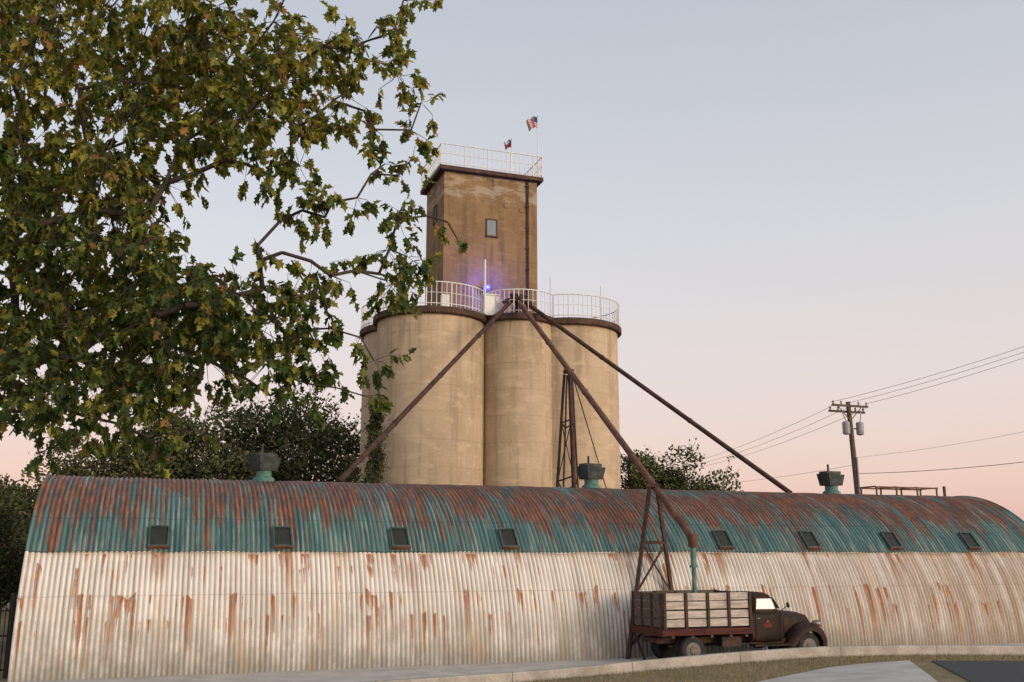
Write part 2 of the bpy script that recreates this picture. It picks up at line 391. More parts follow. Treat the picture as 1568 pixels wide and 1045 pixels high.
m.cyl(end-Vector((0,0,.75)),end-Vector((0,0,.82)),.12,.12,14,1); m.cyl(end-Vector((0,0,.82)),end-Vector((0,0,1.9)),.065,.065,14,1)
m.make('drop_spout',[rust,teal_metal],e)
e=empty('spout_distributor',(hd.x,hd.y,hd.z),ANG)
m=MB(); m.lathe((0,0,0),[(.1,-.5),(.14,-.15),(.30,0),(.34,.12),(.22,.26),(.06,.34)],seg=20)
m.cyl((-.75,0,-.12),(-.2,0,.22),.09,seg=10); m.cyl((.2,0,.22),(.75,0,-.12),.09,seg=10); m.box((0,0,.3),(.42,.12,.04))
for x in(-.3,.3): m.beam((x,.1,-.6),(x*.5,.05,.2),.06,.06)
m.box((0,.1,-.35),(.1,.1,.25))
m.make('distributor_head',[rust_dark],e)
e=empty('pipe_support_tower'); m=MB()
top=Vector((2.24,38.9,9.93))
feet=[(1.55,39.7,2.3),(2.45,38.6,2.6),(1.9,40.3,1.6),(2.75,39.9,2.2)]
tops=[top+Vector((-.16,.1,0)),top+Vector((.05,-.1,0)),top+Vector((-.05,.25,0)),top+Vector((.15,.1,0))]
for f,t,w in zip(feet,tops,(.08,.13,.06,.06)): m.beam(f,t,w,w)
m.cyl(tops[3],(4.25,39.6,3.6),.022,seg=6)
for h in(.45,.75):
    q=[Vector(f).lerp(t,h) for f,t in zip(feet,tops)]
    for a,b in((0,1),(1,3),(3,2),(2,0)): m.beam(q[a],q[b],.05,.05)
q=[Vector(f).lerp(t,.45) for f,t in zip(feet,tops)]; q2=[Vector(f).lerp(t,.75) for f,t in zip(feet,tops)]
m.cyl(q[0],q2[1],.02,seg=6); m.cyl(q[1],q2[0],.02,seg=6); m.cyl(q[1],q2[3],.02,seg=6)
m.box(top+Vector((0,0,.1)),(.2,.2,.06)); m.make('steel_frame',[rust_dark],e,0)
e=empty('pipe_support_tower'); m=MB()
top=Vector((4.42,31.6,5.0))
feet=[Vector((3.33,29.9,0)),Vector((4.95,30.45,0)),Vector((3.7,29.0,0))]
tl=[top+Vector((-.12,-.2,0)),top+Vector((.12,-.15,0)),top+Vector((0,-.3,-.05))]
m.beam(feet[0],tl[0],.10,.10); m.beam(feet[1],tl[1],.10,.10)
P=lambda k,z:feet[k].lerp(tl[k],z/5)
m.beam(P(0,3.3)-Vector((.05,0,0)),P(1,3.3)+Vector((.05,0,0)),.08,.09)
m.beam(P(0,1.75),P(1,1.75),.06,.07)
m.beam(P(0,3.25),P(1,1.8),.05,.05); m.beam(P(1,3.25),P(0,1.8)+Vector((0,.06,0)),.05,.05)
m.beam(P(0,1.7),P(1,.3),.05,.05); m.beam(P(1,1.7),P(0,.3)+Vector((0,.06,0)),.05,.05)
m.box(top+Vector((0,-.12,.05)),(.22,.18,.05))
m.beam(P(0,.9),Vector((3.75,29.2,0)),.06,.06)
m.make('steel_frame',[rust_dark],e,0)
# ------------------------------------------------------------ TRUCK
tk=empty('farm_truck',(3.78,28.74,0),ANG)
def wood(name,a,b):
    g=G(name); n=g.noise(g.scale(g.tc.outputs['Object'],(1.2,12,14)),1,8,.7); n2=g.noise(scale=2.5,detail=6)
    c=g.mix(g.ss(n,.35,.65),a,b); c=g.mix(g.math('MULTIPLY',g.ss(n2,.5,.7),.5),c,tuple(v*.55 for v in b)); g.bump(n,.3,.01)
    return g.out(c,.85,0,.2)
boards=wood('weathered_white_boards',(.56,.50,.44),(.33,.28,.23)); darkwood=wood('old_brown_wood',(.15,.12,.09),(.07,.052,.04)); redwood=wood('red_brown_wood',(.10,.03,.022),(.055,.02,.016))
body=worn('dark_truck_paint',(.018,.011,.008),(.045,.022,.013),2.2,.55,.15); rub=worn('tire_rubber',(.02,.02,.02),(.04,.037,.034),6,.85)
hub=worn('wheel_metal',(.16,.14,.12),(.09,.07,.055),6,.6,.4); chrome=worn('dull_chrome',(.22,.20,.18),(.12,.10,.08),6,.45,.5,.6)
logo=worn('red_lettering',(.40,.06,.04),(.25,.04,.03))
wglass=G('truck_glass'); wglass=wglass.out(wglass.mix(wglass.noise(scale=3),(.30,.32,.33),(.45,.45,.45)),.15,0,.6)
m=MB()
m.bx(-.02,2.78,-.93,.93,.84,.92,2); m.bx(-.02,2.78,-.96,-.93,.80,.97,2); m.bx(-.02,2.78,.93,.96,.80,.97,2)
m.bx(-.05,-.021,-.96,.96,.78,.97,2)
for x in(.3,.9,1.5,2.1,2.6): m.bx(x-.04,x+.04,-.9,.9,.72,.839,1)
posts=[.04,.70,1.38,2.04,2.72]
for sy in(-1,1):
    for x in posts: m.bx(x-.04,x+.04,sy*.905,sy*.965,.971,1.92,3)
    for i in range(4):
        z=1.02+i*.232
        for a,b in zip(posts,posts[1:]):
            dz=random.uniform(-.01,.01)
            m.bx(a+.045,b-.045,sy*(.89+random.uniform(0,.012)),sy*.92,z+dz,z+.20+dz,0 if sy<0 else 1)
for x,sg in((-.02,1),(2.75,-1)):
    for y in(-.85,-.3,.3,.85): m.bx(x-.035,x,y-.035,y+.035,.971,1.93,3 if x<0 else 1)
    for i in range(4):
        z=1.02+i*.232; m.bx(x+.001,x+.03,-.88,.88,z,z+.19,1)
m.make('stake_bed',[boards,darkwood,redwood,rust_dark],tk,0,.004)
m=MB()
for y in(-.38,.38): m.bx(.05,5.05,y-.04,y+.04,.56,.70)
for x in(.1,1.5,3.0,4.6): m.bx(x-.04,x+.04,-.34,.34,.57,.69)
m.cyl((.9,-.75,.39),(.9,.75,.39),.06); m.cyl((4.7,-.7,.39),(4.7,.7,.39),.05); m.lathe((.9,-.12,.39),[(.05,-.1),(.17,-.02),(.17,.2),(.05,.3)],axis='y',seg=16)
m.bx(1.9,2.5,-.75,-.45,.45,.72); m.cyl((1,0,.4),(3.5,0,.55),.04)
for y in(-.5,.5): m.bx(.35,1.45,y-.03,y+.03,.47,.51)
m.make('chassis',[rust_dark],tk,30)
def wheel(nm,x,y,side,wd=.19):
    m=MB(); r=.385
    m.lathe((x,y,r),[(.22,-wd/2),(.34,-wd/2),(.375,-wd/2+.03),(r,-.03),(r,.03),(.375,wd/2-.03),(.34,wd/2),(.22,wd/2)],axis='y',seg=36,mi=0)
    o=side*(wd/2)
    m.lathe((x,y,r),[(.225,o*1.02),(.215,o*1.06),(.20,o*.7),(.12,o*.8),(.10,o*1.3),(.03,o*1.4)] if side<0 else [(.03,o*1.4),(.10,o*1.3),(.12,o*.8),(.20,o*.7),(.215,o*1.06),(.225,o*1.02)],axis='y',seg=30,mi=1)
    m.make(nm,[rub,hub],tk,40)
for i,(x,y,sd) in enumerate([(.9,-.80,-1),(.9,-.56,-1),(.9,.80,1),(.9,.56,1),(4.7,-.72,-1),(4.7,.72,1)]): wheel('wheel_%d'%i,x,y,sd)
def ring(x,hw,z0,z1,n=4.5,cnt=28,yc=0):
    out=[]
    for t in range(cnt):
        q=2*math.pi*(t+.5)/cnt; c,s=math.cos(q),math.sin(q)
        out.append((x,yc+hw*math.copysign(abs(c)**(2/n),c),(z0+z1)/2+(z1-z0)/2*math.copysign(abs(s)**(2/n),s)))
    return out
m=MB()
m.loft([ring(2.84,.70,.52,1.40,6),ring(2.88,.76,.5,1.42,6),ring(3.4,.785,.48,1.42,6),ring(3.86,.76,.5,1.41,6),ring(3.98,.68,.54,1.37,5)])
def gh(x0,x1,hw,z,cnt=28,n=5):
    xc,hx=(x0+x1)/2,(x1-x0)/2; o=[]
    for t in range(cnt):
        q=2*math.pi*(t+.5)/cnt; c,s=math.cos(q),math.sin(q)
        o.append((xc+hx*math.copysign(abs(c)**(2/n),c),hw*math.copysign(abs(s)**(2/n),s),z))
    return o
m.loft([gh(2.86,3.90,.745,1.34),gh(2.86,3.86,.735,1.42),gh(2.88,3.72,.68,1.72),gh(2.93,3.64,.63,1.82),gh(3.05,3.5,.50,1.885),gh(3.2,3.35,.25,1.90)])
m.make('cab',[body],tk,50)
m=MB()
def sidepanel(pts,mi,yoff=0):
    for sy in(-1,1): m.add([(x,sy*(.735-(z-1.42)*.183+yoff),z) for x,z in pts],[tuple(range(len(pts)))],mi)
sidepanel([(2.98,1.40),(3.72,1.40),(3.60,1.76),(3.05,1.76)],1,.018)
sidepanel([(3.03,1.44),(3.655,1.44),(3.56,1.72),(3.09,1.72)],0,.026)
m.add([(3.90,-.62,1.44),(3.90,.62,1.44),(3.75,.56,1.71),(3.75,-.56,1.71)],[(0,1,2,3)],0)
m.add([(2.855,-.35,1.5),(2.855,.35,1.5),(2.872,.33,1.7),(2.872,-.33,1.7)],[(0,1,2,3)],0)
m.make('cab_windows',[wglass,rust_dark],tk,0)
m=MB()
m.loft([ring(3.93,.60,.58,1.37,3.2),ring(4.3,.55,.58,1.36,3),ring(4.75,.46,.60,1.31,2.8),ring(5.02,.38,.62,1.24,2.8),ring(5.12,.31,.66,1.12,2.6)])
m.make('hood',[body],tk,50)
m=MB()
for sy in(-1,1):
    rings=[]
    path=[(-5,.0),(15,.02),(40,.04),(65,.04),(90,.02),(115,0),(140,0),(162,.04),(178,.12),(190,.22)]
    for a,e_ in path:
        q=rad(a); rr_=.50+e_
        sec=[(.42,rr_-.02),(.42,rr_+.10),(.55,rr_+.15),(.72,rr_+.15),(.85,rr_+.09),(.91,rr_-.02),(.91,rr_-.10),(.89,rr_-.10),(.88,rr_-.03),(.7,rr_+.02)]
        rings.append([(4.7+math.cos(q)*r_,sy*y_,.40+math.sin(q)*r_*.98) for y_,r_ in sec])
    m.loft(rings)
m.make('front_fenders',[body],tk,45)
m=MB()
for sy in(-1,1):
    m.bx(2.85,4.12,sy*.62,sy*.9,.44,.49); m.bx(2.85,4.12,sy*.62,sy*.66,.491,.62)
m.make('running_boards',[body],tk,0)
m=MB()
for sy in(-1,1):
    m.loft([[(x,sy*.64+math.cos(q)*r_,1.0+math.sin(q)*r_) for q in np.linspace(0,2*math.pi,16,endpoint=False)] for x,r_ in((4.93,.03),(4.98,.08),(5.1,.105),(5.17,.10))],0)
m.bx(5.30,5.34,-.82,.82,.5,.62,0); 
for y in(-.38,.38): m.bx(5.0,5.299,y-.03,y+.03,.54,.6,1)
for i in range(8): m.bx(5.105,5.15,-.26,.26,.72+i*.048,.735+i*.048,0)
m.cyl((3.8,-.78,1.36),(3.92,-1.0,1.55),.012,seg=6); m.cyl((3.915,-1.0,1.55),(3.925,-1.0,1.552),.08,seg=14)
m.bx(3.0,3.12,-.80,-.785,1.18,1.20,0)
m.make('bumper_grille_lamps',[chrome,rust_dark],tk,35)
m=MB()
yo=-.7925
m.cyl((3.36,yo,1.10),(3.36,yo-.003,1.10),.035,seg=16,mi=0)
for i,(w,z) in enumerate([(.10,1.03),(.14,.99),(.08,.955)]):
    x=3.36-w
    while x<3.36+w: 
        ww=random.uniform(.015,.028); m.bx(x,x+ww,yo-.003,yo,z-.010,z+.010,0); x+=ww+.014
m.make('door_lettering',[logo],tk,0)
m=MB()
for x in(2.99,3.80): m.bx(x-.005,x+.005,-.791,-.78,.58,1.36)
m.make('door_seams',[rub],tk,0)
# ------------------------------------------------------------ GROUND
cpts=np.array([(-1500,17,.1,.32),(-14,17.5,.05,.27),(-8,20,.03,.25),(-3.3,22.7,.0,.24),(1,25,.03,.25),(3.4,26.3,.08,.33),(5.4,27.2,.14,.41),(8.5,28.35,.22,.49),(11.8,29.4,.17,.43),(15.3,30,.09,.35),(25,31,.05,.3),(1500,31,.0,.25)])
xs=np.unique(np.concatenate([np.linspace(-14,25,79),[-1500,-300,-100,-50,-30,-20,32,45,80,300,1500]]))
def sm(col):
    base=np.interp(xs,cpts[:,0],cpts[:,col]); o=base.copy()
    for _ in range(3):
        for i in range(1,len(xs)-1):
            if -14<xs[i]<25: o[i]=.25*base[i-1]+.5*base[i]+.25*base[i+1]
        base=o.copy()
    return o
yc=sm(1); zb=sm(2); zt_=sm(3)
def gz(x,y):
    c=np.interp(x,xs,yc)
    return 0. if y>c else float(np.interp(x,xs,zb)+min(1.35,.045*(c-y)))
offs=[1600,500,200,90,50,30,20,12,6,3,1,.1,.04,-.05,-1,-3,-6,-10,-15,-20,-27,-40,-90,-300,-1500]
m=MB(); V=[]
for o in offs:
    for i,x in enumerate(xs):
        V.append((x,yc[i]+o,0 if o>.05 else zb[i]+min(1.35,.045*max(0,-o))))
nx=len(xs); F=[(r*nx+i,r*nx+i+1,(r+1)*nx+i+1,(r+1)*nx+i) for r in range(len(offs)-1) for i in range(nx-1)]
m.add(V,F)
g=G('dry_grass_ground'); n1=g.noise(scale=.6,detail=9); n2=g.noise(scale=9,detail=7,rough=.7)
c=g.mix(g.ss(n1,.4,.62),(.24,.18,.10),(.13,.12,.05)); c=g.mix(g.ss(n2,.35,.7),c,(.30,.235,.14)); g.bump(n2,.6,.03)
ground_m=g.out(c,.95,0,.1)
m.make('ground',[ground_m],None,60)
g=G('pale_concrete'); n1=g.noise(scale=1.2,detail=8); n2=g.noise(scale=18,detail=5)
c=g.mix(g.ss(n1,.35,.7),(.52,.48,.42),(.40,.36,.31)); c=g.mix(g.math('MULTIPLY',g.ss(n2,.5,.75),.4),c,(.25,.23,.2)); g.bump(n2,.25,.01)
conc=g.out(c,.85,0,.2)
m=MB(); rings=[]
sel=[i for i,x in enumerate(xs) if -30<=x<=45]
g=G('curb_concrete'); x,y,z=g.xyz(); n1=g.noise(scale=1.5,detail=8); n2=g.noise(scale=20,detail=5)
c=g.mix(g.ss(n1,.35,.7),(.48,.43,.37),(.32,.28,.23)); jt=g.math('FRACT',g.math('DIVIDE',x,3.0))
c=g.mix(g.math('MULTIPLY',g.ssr(jt,.004,.010),.8),c,(.08,.07,.06)); c=g.mix(g.math('MULTIPLY',g.ss(n2,.45,.7),.5),c,(.2,.17,.13)); g.bump(n2,.3,.01)
curb_m=g.out(c,.85,0,.2)
for i in sel:
    X=xs[i];Y=yc[i];b_=zb[i]-.2;t=zt_[i]
    rings.append([(X,Y+.2,b_),(X,Y+.2,t-.02),(X,Y+.18,t),(X,Y-.03,t),(X,Y-.06,t-.03),(X,Y-.07,b_)])
m.loft(rings); m.make('concrete_curb',[curb_m],None,30)
m=MB(); V=[];F=[]; k=0
ss_=np.linspace(-1.5,34.5,60)
for s_ in ss_:
    hx,hy=-11.88+.942*s_,24.7+.335*s_
    fx=hx; cyv=np.interp(fx,xs,yc)+.16
    V+=[(hx,hy+.05,.012),(fx,min(cyv,hy-.3),.012)]
for i in range(len(ss_)-1): F.append((2*i,2*i+1,2*i+3,2*i+2))
m.add(V,F); m.make('pavement',[conc],None,0)
def patch(name,poly,mat,lift):
    m=MB(); P=np.array(poly); nn=14
    a,b,c_,d=P
    V=[];F=[]
    for i in range(nn+1):
        for j in range(nn+1):
            u,v=i/nn,j/nn
            q=(a*(1-u)+b*u)*(1-v)+(d*(1-u)+c_*u)*v
            V.append((q[0],q[1],gz(q[0],q[1])+lift))
    for i in range(nn):
        for j in range(nn): o=i*(nn+1)+j; F.append((o,o+nn+1,o+nn+2,o+1))
    m.add(V,F); return m.make(name,[mat],None,60)
patch('driveway',[(10.0,26.2),(7.4,24.3),(-6.0,8.0),(4.5,8.0)],conc,.03)
g=G('asphalt'); n2=g.noise(scale=30,detail=5); asph=g.out(g.mix(n2,(.04,.04,.042),(.075,.073,.07)),.9,0,.2)
patch('road',[(32,27.3),(10.6,26.3),(5.2,8),(32,8)],asph,.02)
# ------------------------------------------------------------ FOLIAGE
def leafmesh(name,P,D,Nn,size,col,shape,mat,parent=None,fold=.3,droop=.25):
    n=len(P); D=D/np.linalg.norm(D,axis=1,keepdims=True)
    W=np.cross(D,Nn); W/=np.linalg.norm(W,axis=1,keepdims=True)+1e-9; Nn=np.cross(W,D)
    sv,sf=shape; k=len(sv); sv=np.array(sv)
    s=size[:,None,None]
    V=P[:,None,:]+D[:,None,:]*sv[None,:,0,None]*s+W[:,None,:]*sv[None,:,1,None]*s+Nn[:,None,:]*((np.abs(sv[:,1])*fold-sv[:,0]**2*droop)[None,:,None])*s
    V=V.reshape(-1,3)
    fl=np.concatenate([np.array(f) for f in sf]); lens=[len(f) for f in sf]
    L_=(np.arange(n)[:,None]*k+fl[None,:]).ravel()
    st=np.concatenate([[0],np.cumsum(lens)[:-1]]); LS=(np.arange(n)[:,None]*sum(lens)+st[None,:]).ravel()
    me=bpy.data.meshes.new(name)
    me.vertices.add(len(V)); me.vertices.foreach_set('co',V.astype('f').ravel())
    me.loops.add(len(L_)); me.loops.foreach_set('vertex_index',L_.astype('i'))
    me.polygons.add(len(LS)); me.polygons.foreach_set('loop_start',LS.astype('i'))
    me.update(calc_edges=True); me.materials.append(mat)
    ca=me.color_attributes.new('lc','FLOAT_COLOR','POINT')
    C=np.ones((n,k,4),'f'); C[:,:,:3]=col[:,None,:]; ca.data.foreach_set('color',C.ravel())
    ob=bpy.data.objects.new(name,me); scene.collection.objects.link(ob)
    if parent: ob.parent=parent
    return ob
def leafmat(name,tr=.4,rough=.5):
    g=G(name); c=g.attr('lc'); g.out(c,rough,0,.3)
    t=g.nt.nodes.new('ShaderNodeBsdfTranslucent'); 
    c2=g.mix(1.0,c,(1.6,1.6,.7),'MULTIPLY'); g.put(t.inputs[0],c2)
    mx=g.nt.nodes.new('ShaderNodeMixShader'); mx.inputs[0].default_value=tr
    g.nt.links.new(g.b.outputs[0],mx.inputs[1]); g.nt.links.new(t.outputs[0],mx.inputs[2])
    g.nt.links.new(mx.outputs[0],g.nt.nodes['Material Output'].inputs[0]); return g.m
def plainleaf(name):
    g=G(name); return g.out(g.attr('lc'),.85,0,.15)
LM=leafmat('leaf',.42,.6); LMB=plainleaf('distant_leaf'); GM=plainleaf('grass_blade')
r_=[(.22,.11),(.34,.34),(.52,.16),(.68,.29),(.80,.10)]
LOBED=([(0,0)]+r_+[(1,0)]+[(a,-b) for a,b in r_],[(0,1,2,3,4,5,6),(6,11,10,9,8,7,0)])
OVAL=([(0,0),(.35,.26),(.75,.2),(1,0),(.75,-.2),(.35,-.26)],[(0,1,2,3),(3,4,5,0)])
BLADE=([(0,-.06),(0,.06),(1,0)],[(0,1,2)])
bark=worn('bark',(.05,.04,.032),(.09,.075,.062),9,.95,.1,bump=.6)
def unit(n): v=rng.normal(size=(n,3)); return v/np.linalg.norm(v,axis=1,keepdims=True)
rows=[(8.9,[(-5.6,.5),(-4.9,.5),(-4.2,.45),(-3.5,.4),(-2.8,.3)]),
(8.4,[(-5.1,.42),(-4.6,.42),(-4.05,.42),(-3.5,.4),(-3.0,.32),(-2.1,.24),(-.78,.10),(-1.0,.08)]),
(8.2,[(-3.2,.3),(-2.75,.28),(-2.35,.2)]),
(7.97,[(-4.87,.4),(-4.35,.42),(-3.77,.42),(-3.19,.4),(-2.61,.38),(-2.03,.34),(-1.5,.28),(-1.15,.18)]),
(7.7,[(-2.9,.35),(-2.3,.33),(-1.8,.3),(-1.3,.2)]),
(7.47,[(-4.9,.42),(-4.38,.42),(-3.8,.42),(-3.23,.42),(-2.65,.4),(-2.14,.36),(-1.6,.32),(-1.12,.24)]),
(7.2,[(-2.9,.36),(-2.4,.33),(-1.9,.24),(-1.35,.22),(-1.0,.16)]),
(6.99,[(-4.83,.42),(-4.32,.42),(-3.75,.42),(-3.19,.4),(-2.68,.36),(-2.2,.28),(-1.85,.16),(-1.4,.18),(-1.0,.20)]),
(6.7,[(-1.0,.14),(-1.35,.1),(-2.2,.22),(-2.6,.2)]),
(6.53,[(-4.78,.42),(-4.28,.42),(-3.78,.4),(-3.4,.3),(-2.35,.14),(-2.0,.2),(-1.0,.09)]),
(6.28,[(-2.0,.2),(-1.75,.18),(-1.45,.14)]),
(6.13,[(-4.8,.42),(-4.3,.42),(-3.8,.4),(-3.42,.26),(-2.15,.16),(-1.75,.2),(-1.1,.2),(-.92,.17)]),
(5.81,[(-4.7,.42),(-4.2,.42),(-3.72,.38),(-3.33,.2),(-2.46,.12),(-1.2,.22),(-.9,.22)]),
(5.72,[(-.42,.03)]),(6.0,[(-.62,.06)]),(5.62,[(-1.1,.24),(-.85,.16),(-1.9,.14)]),
(5.43,[(-4.66,.42),(-4.17,.42),(-3.62,.42),(-3.1,.36),(-2.65,.33),(-2.16,.28),(-1.66,.22),(-1.1,.18)]),
(5.25,[(-3.3,.35),(-2.8,.34),(-2.4,.3),(-1.9,.27)]),
(5.05,[(-4.63,.42),(-4.15,.42),(-3.66,.4),(-3.18,.4),(-2.69,.38),(-2.2,.35),(-1.8,.27),(-1.4,.14)]),
(4.85,[(-3.3,.35),(-2.9,.3),(-2.15,.28),(-1.75,.2)]),
(4.69,[(-4.58,.4),(-4.1,.4),(-3.56,.4),(-3.08,.34),(-2.65,.2),(-2.18,.3),(-1.84,.26),(-1.36,.15)]),
(4.40,[(-4.5,.3),(-4.0,.34),(-3.47,.36),(-3.1,.28),(-1.3,.08),(-2.15,.16),(-1.85,.18)]),
(4.20,[(-4.75,.14),(-4.3,.18),(-3.85,.24),(-3.4,.28),(-2.95,.14)]),(4.02,[(-4.2,.10),(-3.3,.16),(-3.6,.12),(-2.9,.06)]),(3.84,[(-4.25,.05),(-3.35,.06)])]
cl=[]
for Z,rw in rows:
    for X,r in rw:
        cl.append((X+rng.normal()*.05,9+rng.uniform(-.35,.35)*(1 if r>.2 else .4),Z+rng.normal()*.05,r))
        if r>.33:
            k=rng.uniform(1.12,1.25); cl.append((X*k+rng.normal()*.1,9*k,3+(Z-3)*k+rng.normal()*.1,r*1.15))
for _ in range(20): cl.append((rng.uniform(-8.6,-5.9),rng.uniform(8.6,12.2),rng.uniform(5.2,10.5),.55))
ft=empty('oak_tree')
fork=Vector((-7.4,10.8,4.4)); nodes=[(Vector((-7.4,10.9,.5)),-1),(fork,0)]
order=sorted(cl,key=lambda c:(Vector(c[:3])-fork).length)
plen=[0,4]; idx=[]
for c in order:
    p=Vector(c[:3]); best=min(range(1,len(nodes)),key=lambda k:(nodes[k][0]-p).length+.22*plen[k])
    q=nodes[best][0]; dd=(p-q).length; steps=max(1,int(dd/.2))
    for s_ in range(1,steps):
        t=s_/steps; mid=q.lerp(p,t)+Vector((rng.normal()*.03,rng.normal()*.03,.12*dd*math.sin(t*math.pi)+rng.normal()*.03))
        nodes.append((mid,best)); plen.append(plen[best]+dd/steps); best=len(nodes)-1
    nodes.append((p,best)); plen.append(plen[best]+(p-nodes[best][0]).length); idx.append(len(nodes)-1)
cnt=[0]*len(nodes)
for k in idx: cnt[k]=1
for k in range(len(nodes)-1,0,-1): cnt[nodes[k][1]]+=cnt[k]
rd=[.0048*c**.5+.002 for c in cnt]; rd[0]=.30; rd[1]=.2
m=MB()
for k in range(1,len(nodes)):
    p=nodes[k][1]; m.cyl(nodes[p][0],nodes[k][0],min(rd[p],rd[k]*1.35),rd[k],seg=8 if rd[k]>.02 else 5,cap=False)
LP=[];LD=[];LN=[];LS=[];LC=[]
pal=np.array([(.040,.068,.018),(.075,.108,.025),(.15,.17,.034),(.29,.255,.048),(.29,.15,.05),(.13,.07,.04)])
for c in order:
    r=c[3]; back=c[1]>9.7; ns=max(1,int((120 if not back else 75)*r*r+1.5))
    if r<.13 : ns=max(ns,2) if r>.06 else 1
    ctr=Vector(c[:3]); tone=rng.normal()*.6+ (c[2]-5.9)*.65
    for s_ in range(ns):
        u0=Vector(unit(1)[0]); rr0=r*rng.uniform(.1,1.15)**.6
        p=ctr+u0*rr0
        ax=(u0*.5+Vector(unit(1)[0])*.5+Vector((0,0,-.35))).normalized()
        tl=rng.uniform(.12,.24)
        if not back: m.cyl(ctr+u0*rr0*.2,p,.004,.0025,seg=4,cap=False); m.cyl(p,p+ax*tl,.0025,.0012,seg=4,cap=False)
        nl=rng.integers(8,13) if not back else 8
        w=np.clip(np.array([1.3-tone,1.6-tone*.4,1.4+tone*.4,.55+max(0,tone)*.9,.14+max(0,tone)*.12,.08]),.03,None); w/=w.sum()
        sz=1 if not back else 1.35
        base=ax*.5+Vector((0,0,-.55))
        for i in range(nl):
            t=rng.uniform(.05,1); b=p+ax*tl*t
            LP.append(b); LD.append(Vector(rng.normal(size=3)*.42)+base); LN.append(Vector(rng.normal(size=3)*.55)+Vector((0,-.1,.8)))
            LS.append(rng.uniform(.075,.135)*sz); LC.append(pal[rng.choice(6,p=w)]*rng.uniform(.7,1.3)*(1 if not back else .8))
m.make('trunk_and_branches',[bark],ft,60)
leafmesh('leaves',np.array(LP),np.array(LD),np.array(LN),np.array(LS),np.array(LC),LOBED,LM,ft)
print('leaves',len(LP))
def bgtree(name,x,y,ztop,rx,zbot,nl,ls,cols,nlobe=16,narrow=False,tw_=1.0):
    e=empty(name,(x,y,0)); m=MB()
    m.cyl((0,0,-.2),(0.1,0,zbot+.6),rx*.06+.08,rx*.045+.05,10)
    P=[];C=[]
    zc=(ztop+zbot)/2; hz=(ztop-zbot)/2
    lobes=[]
    for i in range(nlobe):
        u=Vector(unit(1)[0]); k=rng.uniform(.45,.85)
        fx=rx*k*(1 if not narrow else .6)
        if narrow:
            tz=(i+.5)/nlobe; fx*=1.15-tz
            lobes.append((Vector((u.x*fx,u.y*fx,zbot+(ztop-zbot)*tz*.95)),rx*(.75-.45*tz)))
        else: lobes.append((Vector((u.x*fx,u.y*fx,zc+u.z*hz*k)),rng.uniform(.28,.45)*min(rx,hz)))
    for lc,lr in lobes:
        b0=Vector((0.1,0,zbot+.4)); md=b0.lerp(lc,.5)+Vector((0,0,-.1*lr)); m.cyl(b0,md,.06+rx*.012,.05,6); m.cyl(md,lc,.05,.03,6)
        k=nl//nlobe; u=unit(k); rr_=lr*rng.uniform(.25,1.25,k)**.5
        tone=rng.uniform(.6,1.45)
        pts=np.array(lc)+u*rr_[:,None]
        ntw=14
        tw=unit(ntw); tw[:,2]=np.abs(tw[:,2])*.8+tw[:,2]*.2
        for t in tw: 
            a=lc+Vector(t)*lr*.4; b=lc+Vector(t)*lr*(1.15+.5*tw_*rng.uniform()); m.cyl(a,b,.025,.008,4,cap=False)
            kk=max(8,k//(ntw*3)); q=np.array(a)[None,:]+(np.array(b-a))[None,:]*rng.uniform(.4,1,kk)[:,None]+rng.normal(size=(kk,3))*ls*.8
            P.append(q); C.append(np.tile(cols[rng.integers(len(cols))]*tone,(kk,1)))
        P.append(pts); C.append(np.array(cols)[rng.integers(len(cols),size=k)]*tone*rng.uniform(.7,1.3,(k,1)))
    P=np.concatenate(P);C=np.concatenate(C); n=len(P)
    m.make('trunk_and_limbs',[bark],e,60)
    leafmesh('foliage',P,unit(n),unit(n),rng.uniform(.7,1.3,n)*ls,C,OVAL,LMB,e)
dg=np.array([(.045,.07,.025),(.065,.085,.03),(.085,.10,.035),(.07,.06,.03)])
og=np.array([(.085,.09,.036),(.065,.08,.032),(.11,.10,.045),(.055,.07,.028)])
bgtree('live_oak_tree',-17.0,57,11.5,4.8,3.0,12000,.24,og,26,tw_=1.4)
bgtree('live_oak_tree',-12.4,60,12.4,4.6,3.0,11000,.24,og,24,tw_=1.4)
bgtree('live_oak_tree',-21.5,52,9.2,3.4,2.0,8000,.22,og,20,tw_=1.4)
bgtree('live_oak_tree',-25.5,50,6.8,3.6,.8,7000,.22,dg,16)
bgtree('live_oak_tree',-17.2,33.0,4.6,2.5,.3,8000,.14,dg*.6,18)
bgtree('live_oak_tree',-20.5,39,5.8,3.0,.3,7000,.16,dg*.7,16)
bgtree('cedar_tree',-5.75,42.0,9.6,.8,1.0,6000,.11,dg*.7,20,True)
bgtree('cedar_tree',-7.2,44.5,7.4,1.0,1.0,4500,.12,dg*.7,14,True)
bgtree('live_oak_tree',11.6,63,9.6,2.7,2.0,6500,.22,dg,20)
bgtree('live_oak_tree',8.6,64,9.3,2.6,2.0,6500,.22,dg,20)
P=[];C=[]
for _ in range(260):
    a=rng.uniform(-1.1,1.1); d=rng.uniform(150,210); x=math.sin(a)*d;y=math.cos(a)*d; h=rng.uniform(4,9); k=60
    P.append(np.array([x,y,h*.45])+rng.normal(size=(k,3))*np.array([4,2,h*.22])); C.append(dg[rng.integers(4,size=k)])
P=np.concatenate(P);C=np.concatenate(C);n=len(P)
leafmesh('distant_tree_line',P,unit(n),unit(n),rng.uniform(1,2.2,n),C,OVAL,LMB)
n=32000; X=rng.uniform(0,20,n); Yc=np.interp(X,xs,yc); Y=Yc-.1-rng.uniform(0,1,n)**1.4*6
P=[]
